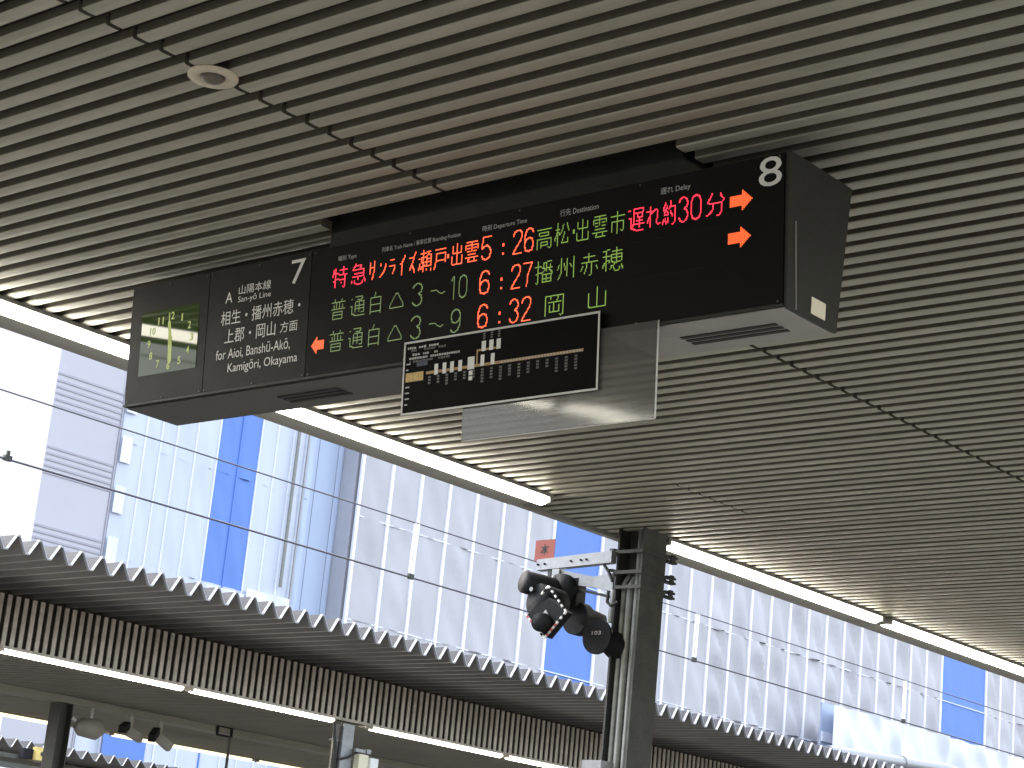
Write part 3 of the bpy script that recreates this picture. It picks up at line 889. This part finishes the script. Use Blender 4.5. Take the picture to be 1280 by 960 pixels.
m = MB(); m.tube([(-9.135, 11.22, 2.385), (-9.140, 11.14, 2.385)], [.118, .118], 26); m.tube([(-9.10, 11.221, 2.385), (-9.04, 11.34, 2.38)], [.09, .06], 20)
m.build('round_board', 'black_metal', sg)
m = MB(); m.box(-9.012, -8.952, 11.05, 11.15, 2.318, 2.36); m.build('hinge', 'black_metal', sg)
m = MB(); m.tube([(-9.232, 10.985, 2.655), (-9.232, 10.985, 2.50)], 0.015, 10); m.build('hanging_pipe', 'galv', sg)

s2 = thing('round_signal', 'round black signal disc with tiny white number, hanging next to the post', 'railway signal', (-8.84, 11.05, 2.22))
m = MB(); m.tube([(-8.843, 11.05, 2.225), (-8.843, 11.03, 2.225)], 0.122, 32); m.build('disc', 'black_metal', s2)
m = MB(); m.tube([(-8.82, 11.10, 2.225), (-8.78, 11.20, 2.18), (-8.72, 11.28, 2.10)], [.08, .10, .05], 20); m.build('lamp_case', 'black_metal', s2)
m = MB(); place_text(m, '103', (-8.885, -8.805, 2.238, 2.264), lambda a, b: Vector((a, 11.0285, b)), 0.01); m.build('number', 'print_dim', s2, fix=False)
m = MB(); m.tube([(-8.775, 11.09, 2.56), (-8.785, 11.09, 2.33)], 0.017, 10); m.build('hanging_pipe', 'galv', s2)

# ------------------------------------------------------------------ overhead line
WX = -12.0
def wire(name, z, rad, label):
    w = MB()
    pts = [(WX, y, z + 0.0 * y) for y in (-30, 0, 20, 40, 80, 150)]
    w.tube(pts, rad, 8, False)
    o = w.build(name, 'wire', origin=(WX, 10, z))
    o['label'] = label; o['category'] = 'wire'
    return o
wire('messenger_wire', 0.2943 * 12, 0.0062, 'thin upper overhead wire crossing in front of the sheeted buildings')
wire('contact_wire', 0.2552 * 12, 0.0082, 'darker lower overhead wire crossing in front of the sheeted buildings')
for yy, lb in ((1.0335 * 12, 'white hanger rod pair between the wires, left of the orange sign'), (1.378 * 12, 'white hanger rod pair between the wires, right of the post'),
           (1.7185 * 12, 'white hanger rod pair between the wires at the lower right')):
    t = thing('wire_hanger', lb, 'hanger', (WX, yy, 0.2552 * 12), 'white hangers between the overhead wires')
    for dy in (-0.022, 0.022):
        m = MB(); m.tube([(WX, yy + dy, 0.2552 * 12 + .03), (WX, yy + dy + .012, 0.2943 * 12)], 0.0085, 8); m.build('rod', 'white_part', t)
    m = MB(); m.box(WX - .012, WX + .012, yy - .03, yy + .03, 0.2552 * 12 - .015, 0.2552 * 12 + .03); m.build('clamp', 'steel_dark', t)

t = thing('wire_clamp', 'small dark clamp on the lower overhead wire near the left border', 'clamp', (WX, 0.6865 * 12, 0.2552 * 12))
m = MB(); m.box(WX - .015, WX + .015, 0.6865 * 12 - .03, 0.6865 * 12 + .03, 0.2552 * 12 - .012, 0.2552 * 12 + .025); m.build('jaw', 'steel_dark', t)
m = MB(); m.box(WX - .008, WX + .008, 0.6865 * 12 - .012, 0.6865 * 12 + .012, 0.2552 * 12 + .026, 0.2552 * 12 + .06); m.build('bolt', 'steel_dark', t)

# ------------------------------------------------------------------ opposite canopy
oc = thing('opposite_canopy', 'neighbouring platform canopy with zigzag roof edge and upright beige louver slats', 'canopy', (-23.5, 20, FLOOR))
deck(oc, -18.0, -29.2, -10, 75)
LX = -20.49
lm = bpy.data.meshes.new('louver_slat')
w_, h_ = 0.058, 0.600
vs = [(0, 0, 0), (0, w_, 0), (-.018, w_, 0), (-.018, 0, 0)]
vs = [(-.005 if i < 0 else x, y, 0) for i, (x, y, z) in enumerate(vs)] + [(x, y, h_) for x, y, z in vs]
lm.from_pydata(vs, [], [(0, 1, 5, 4), (1, 2, 6, 5), (2, 3, 7, 6), (3, 0, 4, 7), (0, 3, 2, 1), (4, 5, 6, 7)])
lm.materials.append(M['louver'])
for k in range(288):
    y = 8.0 + k * P
    instance(lm, 'louver_slat', oc, (LX + random.uniform(-.002, .002), y, H + 0.055))
m = MB(); m.box(LX - .085, LX - .055, -10, 75, H + 0.01, 3.86); m.build('louver_backing', 'louver_back', oc)
m = MB(); m.box(LX - 0.09, LX + 0.012, -10, 75, H + 0.02, H + 0.053); m.build('louver_rail', 'louver', oc)
m = MB(); m.box(-26.9, LX - .08, -10, 75, H + 0.0, H + 0.018)
m.build('ceiling_panel', 'ceiling2', oc)
# fine ribs under the opposite ceiling
m = MB()
for k in range(560):
    y = -2 + k * P
    m.box(-23.42, LX - .12, y, y + .07, H - 0.008, H - 0.0005); m.box(-26.7, -23.78, y, y + .07, H - 0.008, H - 0.0005)
m.build('ceiling_ribs', 'ceiling2', oc, kind='stuff')
m = MB(); m.box(-23.76, -23.44, -10, 75, H - 0.10, H - 0.001); m.build('beam', 'ceiling2', oc)
m = MB(); m.box(-26.98, -26.92, -10, 75, H - 0.03, 3.86); m.build('rear_fascia', 'louver', oc)
def column2(y):
    t = MB(); x = -23.6
    t.box(x - .12, x + .12, y - .11, y - .095, FLOOR, H - 0.101); t.box(x - .12, x + .12, y + .095, y + .11, FLOOR, H - 0.101); t.box(x - .01, x + .01, y - .0945, y + .0945, FLOOR, H - .101)
    t.build('column', 'steel_dark', oc)
for y in (5.7, 17.75, 29.8, 41.8): column2(y)
G2 = 'fluorescent lights along the opposite canopy louvers'
for a, b, lb in ((14.35, 17.19, 'first light under the opposite louvers, at the left border'), (17.30, 19.90, 'light under the opposite louvers ending at the grey cable riser'),
                 (20.62, 23.46, 'light under the opposite louvers just right of the cable riser'), (23.56, 26.4, 'light under the opposite louvers at the foot of the picture, nearest the post')):
    lamp(lb, LX + .06, a, b, z=H + 0.02, w=0.10, group=G2, housing='louver')
for a in (8.5, 11.4, 27.3, 30.2, 33.1):
    lamp('light under the opposite louvers outside the picture', LX + .06, a, a + 2.8, z=H + 0.02, w=0.10, group=G2, housing='louver')
G3 = 'warm thin lights along the rear edge of the opposite canopy'
for a, b, lb in ((18.95, 20.35, 'thin warm rear light left of the opposite column'), (21.2, 24.3, 'thin warm rear light behind the hanging cameras'),
                 (24.4, 27.4, 'thin warm rear light right of the hanging bracket')):
    lamp(lb, -26.80, a, b, z=H - 0.002, w=0.07, tube='tube_warm', group=G3)

# cable riser near the louvers
cr_ = thing('cable_riser', 'pale grey riser plate with black cables and small white boxes under the louvers', 'cable riser', (-20.3, 20.0, FLOOR))
m = MB(); m.box(-20.33, -20.30, 20.00, 20.21, FLOOR, 2.955); m.build('plate', 'galv', cr_)
m = MB(); m.box(-20.36, -20.331, 19.86, 20.02, FLOOR, 2.93); m.build('side_channel', 'trim', cr_)
m = MB(); m.tube([(-20.29, 19.80, 2.95), (-20.29, 19.83, 2.75), (-20.28, 19.88, 2.55), (-20.28, 19.88, 1.0)], 0.022, 10)
m.tube([(-20.29, 19.95, 2.95), (-20.29, 19.94, 2.75), (-20.28, 19.93, 2.5), (-20.28, 19.93, 1.0)], 0.018, 10); m.build('cable', 'cable', cr_)
m = MB(); m.tube([(-20.25, 19.9, 2.45), (-20.24, 20.08, 2.50), (-20.24, 20.22, 2.585), (-20.24, 20.32, 2.585)], 0.016, 8); m.build('cable', 'cable', cr_)
m = MB(); m.box(-20.26, -20.22, 20.20, 20.46, 2.60, 2.645); m.box(-20.27, -20.20, 20.40, 20.48, 2.60, 2.66); m.build('bracket', 'galv', cr_)
m = MB(); m.box(-20.28, -20.18, 20.24, 20.42, 2.20, 2.575); m.build('box', 'sticker', cr_)
m = MB(); m.box(-20.27, -20.14, 20.43, 20.58, 2.20, 2.545); m.build('box', 'white_part', cr_)
m = MB(); m.box(-20.335, -20.288, 19.78, 20.02, 2.70, 2.715); m.build('strap', 'galv', cr_)

# things hanging under the opposite ceiling
hs_ = thing('platform_speaker', 'grey rounded loudspeaker hanging right of the opposite column', 'speaker', (-23.5, 18.15, 2.6))
m = MB(); m.tube([(-23.5, 17.95, 2.62), (-23.5, 18.05, 2.62), (-23.5, 18.3, 2.62), (-23.5, 18.40, 2.66)], [0.05, .13, .15, .10], 14); m.build('horn', 'trim', hs_)
m = MB(); m.bar((-23.5, 18.2, 2.76), (-23.5, 18.2, 2.90), .04, .04, (1, 0, 0)); m.bar((-23.5, 17.93, 2.68), (-23.5, 17.86, 2.72), .06, .05); m.build('bracket', 'galv', hs_)
def camera_thing(y, label, dx):
    c = thing('security_camera', label, 'camera', (-23.5, y, 2.75), 'security cameras under the opposite ceiling')
    m = MB(); m.bar((-23.5, y, 2.76), (-23.5 + .25, y - .28, 2.66 - dx), .10, .10); m.build('body', 'black_metal', c)
    m = MB(); m.bar((-23.5, y + .05, 2.90), (-23.5, y + .05, 2.62), .07, .06, (1, 0, 0)); m.bar((-23.5, y + .02, 2.68), (-23.46, y + .26, 2.60 - dx), .10, .12); m.build('mount', 'trim', c)
camera_thing(18.85, 'dark security camera left of the other, in front of the lower blue sheet', 0.0)
camera_thing(19.40, 'security camera with pale bracket, right of the other one', 0.05)
br = thing('hanging_bracket', 'dark square bracket with a thin drop pole under the opposite ceiling', 'bracket', (-23.5, 20.6, 2.95))
m = MB(); yb = 20.62
for a, b in (((-.14, 2.995), (.14, 2.995)), ((-.14, 2.86), (.14, 2.86)), ((-.14, 2.86), (-.14, 2.995)), ((.14, 2.86), (.14, 2.995))):
    m.bar((-23.42, yb + a[0], a[1]), (-23.42, yb + b[0], b[1]), .03, .03, (1, 0, 0))
m.build('frame', 'black_metal', br)
m = MB(); m.tube([(-23.42, yb + .12, 2.86), (-23.42, yb + .12, 1.6)], .022, 8); m.build('pole', 'steel_mid', br)

# ------------------------------------------------------------------ third canopy
tc_ = thing('distant_canopy', 'small distant canopy with zigzag roof edge seen under the opposite one', 'canopy', (-44, 32, FLOOR))
deck(tc_, -39.0, -50, 10, 90, zb=3.63, amp=.19, pitch=.40)
m = MB(); m.box(-41.2, -41.0, 10, 90, 2.9, 3.62); m.build('fascia', 'trim', tc_)
m = MB(); m.box(-48, -41.21, 10, 90, 2.9, 2.95); m.build('ceiling_panel', 'ceiling2', tc_)
for y in (22, 34, 46): 
    m = MB(); m.box(-44.6, -44.4, y - .1, y + .1, FLOOR, 2.899); m.build('column', 'steel_dark', tc_)
fb = thing('cross_beam', 'grey double pipe beam in front of the distant canopy at the lower left corner', 'beam', (-38, 27, 3.3))
for z in (3.40, 3.20):
    m = MB(); m.bar((-38.2, 20, z - .03), (-38.2, 28.45, z - .03), .12, .10); m.build('pipe', 'steel_mid', fb)
m = MB(); m.bar((-38.2, 20, 3.02), (-38.2, 28.3, 3.02), .2, .14); m.build('white_rail', 'white_part', fb)
yb_ = thing('yellow_sign_box', 'small yellow box on the cross beam at the lower left corner', 'sign box', (-37.9, 28.1, 3.35))
m = MB(); m.box(-38.0, -37.85, 27.98, 28.30, 3.34, 3.62); m.build('face', 'yellow', yb_)
m = MB(); m.tube([(-37.845, 28.14, 3.48), (-37.84, 28.14, 3.48)], .05, 12); m.build('lens', 'black_print', yb_)
m = MB(); m.box(-38.1, -37.95, 27.72, 27.97, 3.34, 3.56); m.build('case', 'black_metal', yb_)

# ------------------------------------------------------------------ sheeted buildings
D = 60.0
def sheet(mb, x, y0, y1, z0, z1, amp, seed, nx=8, nz=12, sag=0.0):
    q = random.Random(seed)
    ph = [q.uniform(0, 6.28) for _ in range(6)]
    fr_ = [q.uniform(0.8, 1.6) for _ in range(3)]
    vs = []
    for j in range(nz + 1):
        for i in range(nx + 1):
            s_, t_ = i / nx, j / nz
            edge = math.sin(math.pi * s_) ** 1.3
            b = amp * edge * (0.5 + 0.3 * math.sin(5 * t_ * fr_[0] + ph[0] + 3 * s_) + 0.22 * math.sin(11 * t_ * fr_[1] + 7 * s_ * fr_[2] + ph[1]))
            b += sag * edge * math.sin(9 * (t_ + (s_ - .3) ** 2 * 1.3) * fr_[2] + ph[2])
            vs.append((x + b, y0 + (y1 - y0) * s_, z0 + (z1 - z0) * t_))
    mb.add(vs, [(j * (nx + 1) + i, j * (nx + 1) + i + 1, (j + 1) * (nx + 1) + i + 1, (j + 1) * (nx + 1) + i) for j in range(nz) for i in range(nx)], True)
b1 = thing('sheeted_building', 'large building wrapped in grey white sheets with blue stripes, right of the corner', 'building', (-66, 95, -2.74))
m = MB(); m.box(-76, -D - 0.3, 0.974 * D, 2.6 * D, -2.73, 27); m.build('wall', 'sheet', b1)
ZR = [4.0, 12.9, 17.2, 22.3, 27.0]
col_edges = [0.974 + 0.0301 * i for i in range(54)]
sd_ = 0
sheets_done = 0
for i in range(len(col_edges) - 1):
    a, b = col_edges[i], col_edges[i + 1]
    mid = (a + b) / 2
    blue = 1.178 < mid < 1.243 or 1.788 < mid < 1.862
    for j in range(4):
        sd_ += 1
        mb = MB(); big = mid > 1.40
        sheet(mb, -D - 0.02, a * D, b * D, ZR[j], ZR[j + 1], 0.20 if not blue else 0.03, sd_, sag=0.14 if (big and not blue) else 0.012)
        mb.build('sheet', 'sheet_blue' if blue else 'sheet', b1)
    if not blue or not (1.178 < (mid - .03) < 1.243 or 1.788 < (mid - .03) < 1.862):
        m = MB(); m.box(-D - .05, -D + .07, a * D - .075, a * D + .075, 4, 27); m.build('seam', 'seam', b1)
for z in ZR[1:4]:
    m = MB(); m.bar((-D + .02, 0.974 * D, z), (-D + .02, 2.56 * D, z), .06, .05); m.build('seam', 'sheet_bright', b1)
b2 = thing('sheeted_building', 'bright bluish white sheeted building with a blue stripe, left of the corner', 'building', (-66, 52, -2.74))
m = MB(); m.box(-76, -D - 3.3, 0.7645 * D, 0.974 * D - .01, -2.73, 27)
m.box(-D - 3.29, -D - .3, 0.7645 * D, 0.928 * D, -2.73, 27); m.build('wall', 'sheet_blueish', b2)
e2 = [0.7655, 0.7842, 0.7966, 0.8091, 0.8250, 0.8433, 0.862, 0.879, 0.893, 0.9075, 0.9192, 0.928]
for i in range(len(e2) - 1):
    a, b = e2[i], e2[i + 1]
    mid = (a + b) / 2
    blue = 0.843 < mid < 0.879
    if i: m = MB(); m.box(-D - .03, -D + .03, a * D - .03, a * D + .03, 4, 27); m.build('seam', 'sheet_blue' if abs(a - .862) < .002 else 'sheet_bright', b2)
    for j in range(4):
        z0_, z1_ = ZR[j], ZR[j + 1]
        if blue and j == 0: pass
        sd_ += 1
        mb = MB(); sheet(mb, -D - .02, a * D, b * D, z0_, z1_, 0.08, sd_, sag=.02)
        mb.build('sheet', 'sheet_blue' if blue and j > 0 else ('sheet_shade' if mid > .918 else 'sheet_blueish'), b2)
for i, (a, b) in enumerate([(0.888, 0.905), (0.905, 0.925)]):
    pass
e3 = [55.75 / 1, 57.0, 58.1, 58.42]
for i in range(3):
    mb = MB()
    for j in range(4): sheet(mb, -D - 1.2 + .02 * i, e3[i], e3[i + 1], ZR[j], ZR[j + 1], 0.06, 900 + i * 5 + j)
    mb.build('sheet', 'sheet_shade', b2)  # shadow of the recess is painted in by the darker sheeting
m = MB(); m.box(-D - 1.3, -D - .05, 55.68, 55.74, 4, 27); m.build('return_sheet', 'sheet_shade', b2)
m = MB(); m.tube([(-D + .25, 0.9080 * D, 13.4), (-D + .25, 0.9080 * D, 26.5)], 0.07, 10); m.build('downpipe', 'pipe', b2, label='long grey downpipe')
m = MB(); m.tube([(-D + .15, 0.9192 * D, 12.5), (-D + .15, 0.9192 * D, 26.5)], 0.05, 8); m.build('downpipe', 'galv', b2)
for j in range(7):
    mb = MB(); sheet(mb, -D + .12, 0.7655 * D, (0.7655 + .008) * D, 12.6 + j * 1.9, 13.6 + j * 1.9, 0.03, 700 + j, 3, 4); mb.build('patch', 'sheet_bright', b2)
mb = MB(); sheet(mb, -D + .3, 0.879 * D, 0.917 * D, 10.5, 13.0, 0.15, 33, sag=.06); mb.build('loose_sheet', 'sheet_bright', b2)
mb = MB(); sheet(mb, -D + .25, 0.846 * D, 0.878 * D, 10.5, 12.75, 0.15, 34, sag=.06); mb.build('loose_sheet', 'sheet_bright', b2)
mb = MB(); sheet(mb, -D + .2, 0.783 * D, 0.816 * D, 4.2, 9.6, 0.05, 35); mb.build('loose_sheet', 'sheet_blue', b2, label='lower blue sheet seen under the opposite canopy')
b3 = thing('panel_building', 'lavender grey building with grouped horizontal grooves, left of the sheeted one', 'building', (-66, 44, -2.74))
m = MB(); m.box(-74, -D, 0.7120 * D, 0.7630 * D, -2.73, 30); m.build('wall', 'siding', b3)
for zc in (0.3155, 0.3110, 0.3071, 0.3033, 0.2993, 0.2955, 0.2699, 0.2661, 0.2624, 0.2586, 0.2544, 0.2225, 0.2187, 0.215, 0.2113, 0.2075):
    m = MB(); m.box(-D + .001, -D + .03, 0.7122 * D, 0.7629 * D, zc * D - .05, zc * D + .03); m.build('groove', 'groove', b3)
m = MB(); m.box(-D + .002, -D + .05, 0.7631 * D, 0.7643 * D, -2.7, 30); m.build('corner_trim', 'groove', b3)
# lower tarps at the right
tp = thing('lower_tarpaulin', 'wrinkled bright white tarpaulin on the lower scaffold at the bottom right', 'tarpaulin', (-56, 105, 9))
for i in range(17):
    mb = MB(); a, b = 1.5965 + .042 * i, 1.5965 + .042 * (i + 1)
    X_ = 57.0
    sheet(mb, -X_, a * X_, b * X_, 9.5, 0.2525 * X_, 0.55, 300 + i, 18, 22, sag=.16); mb.build('sheet', 'sheet_bright', tp)
m = MB(); m.box(-X_ - .6, -X_ - .3, 1.62 * X_, 2.31 * X_, -2.7, 0.25 * X_); m.build('frame', 'sheet', tp)
cb = thing('blue_grey_column', 'blue grey shaft between the grey sheets and the white tarpaulin', 'shaft', (-58, 92, -2.7))
m = MB(); m.box(-58.1, -58.0, 1.5765 * 58, 1.597 * 58, -2.7, 0.2515 * 58); m.build('shaft', 'sheet_shade', cb)
m = MB(); m.box(-57.99, -57.9, 1.5765 * 58, 1.597 * 58, 12.6, 13.1); m.build('band', 'sheet_bright', cb)
du = thing('air_duct', 'pale round duct pipe running right above the zigzag roof at the bottom right', 'duct', (-45, 77, 9.5))
m = MB(); m.tube([(-45, 71.5, 9.42), (-45, 81.0, 9.95), (-45, 82.0, 9.95), (-45, 82.8, 9.6), (-45, 83.2, 8.8), (-45, 83.2, -2.7)], 0.27, 18); m.build('pipe', 'galv', du)
m = MB(); m.tube([(-45, 77.3, 9.745), (-45, 77.42, 9.75)], 0.31, 18); m.build('collar', 'galv', du)

# ------------------------------------------------------------------ lift everything from eye level to the platform floor datum
bpy.context.view_layer.update()
for o in scene.objects:
    if o.parent is None and o.type not in ('CAMERA', 'LIGHT'):
        o.location.z += EYE
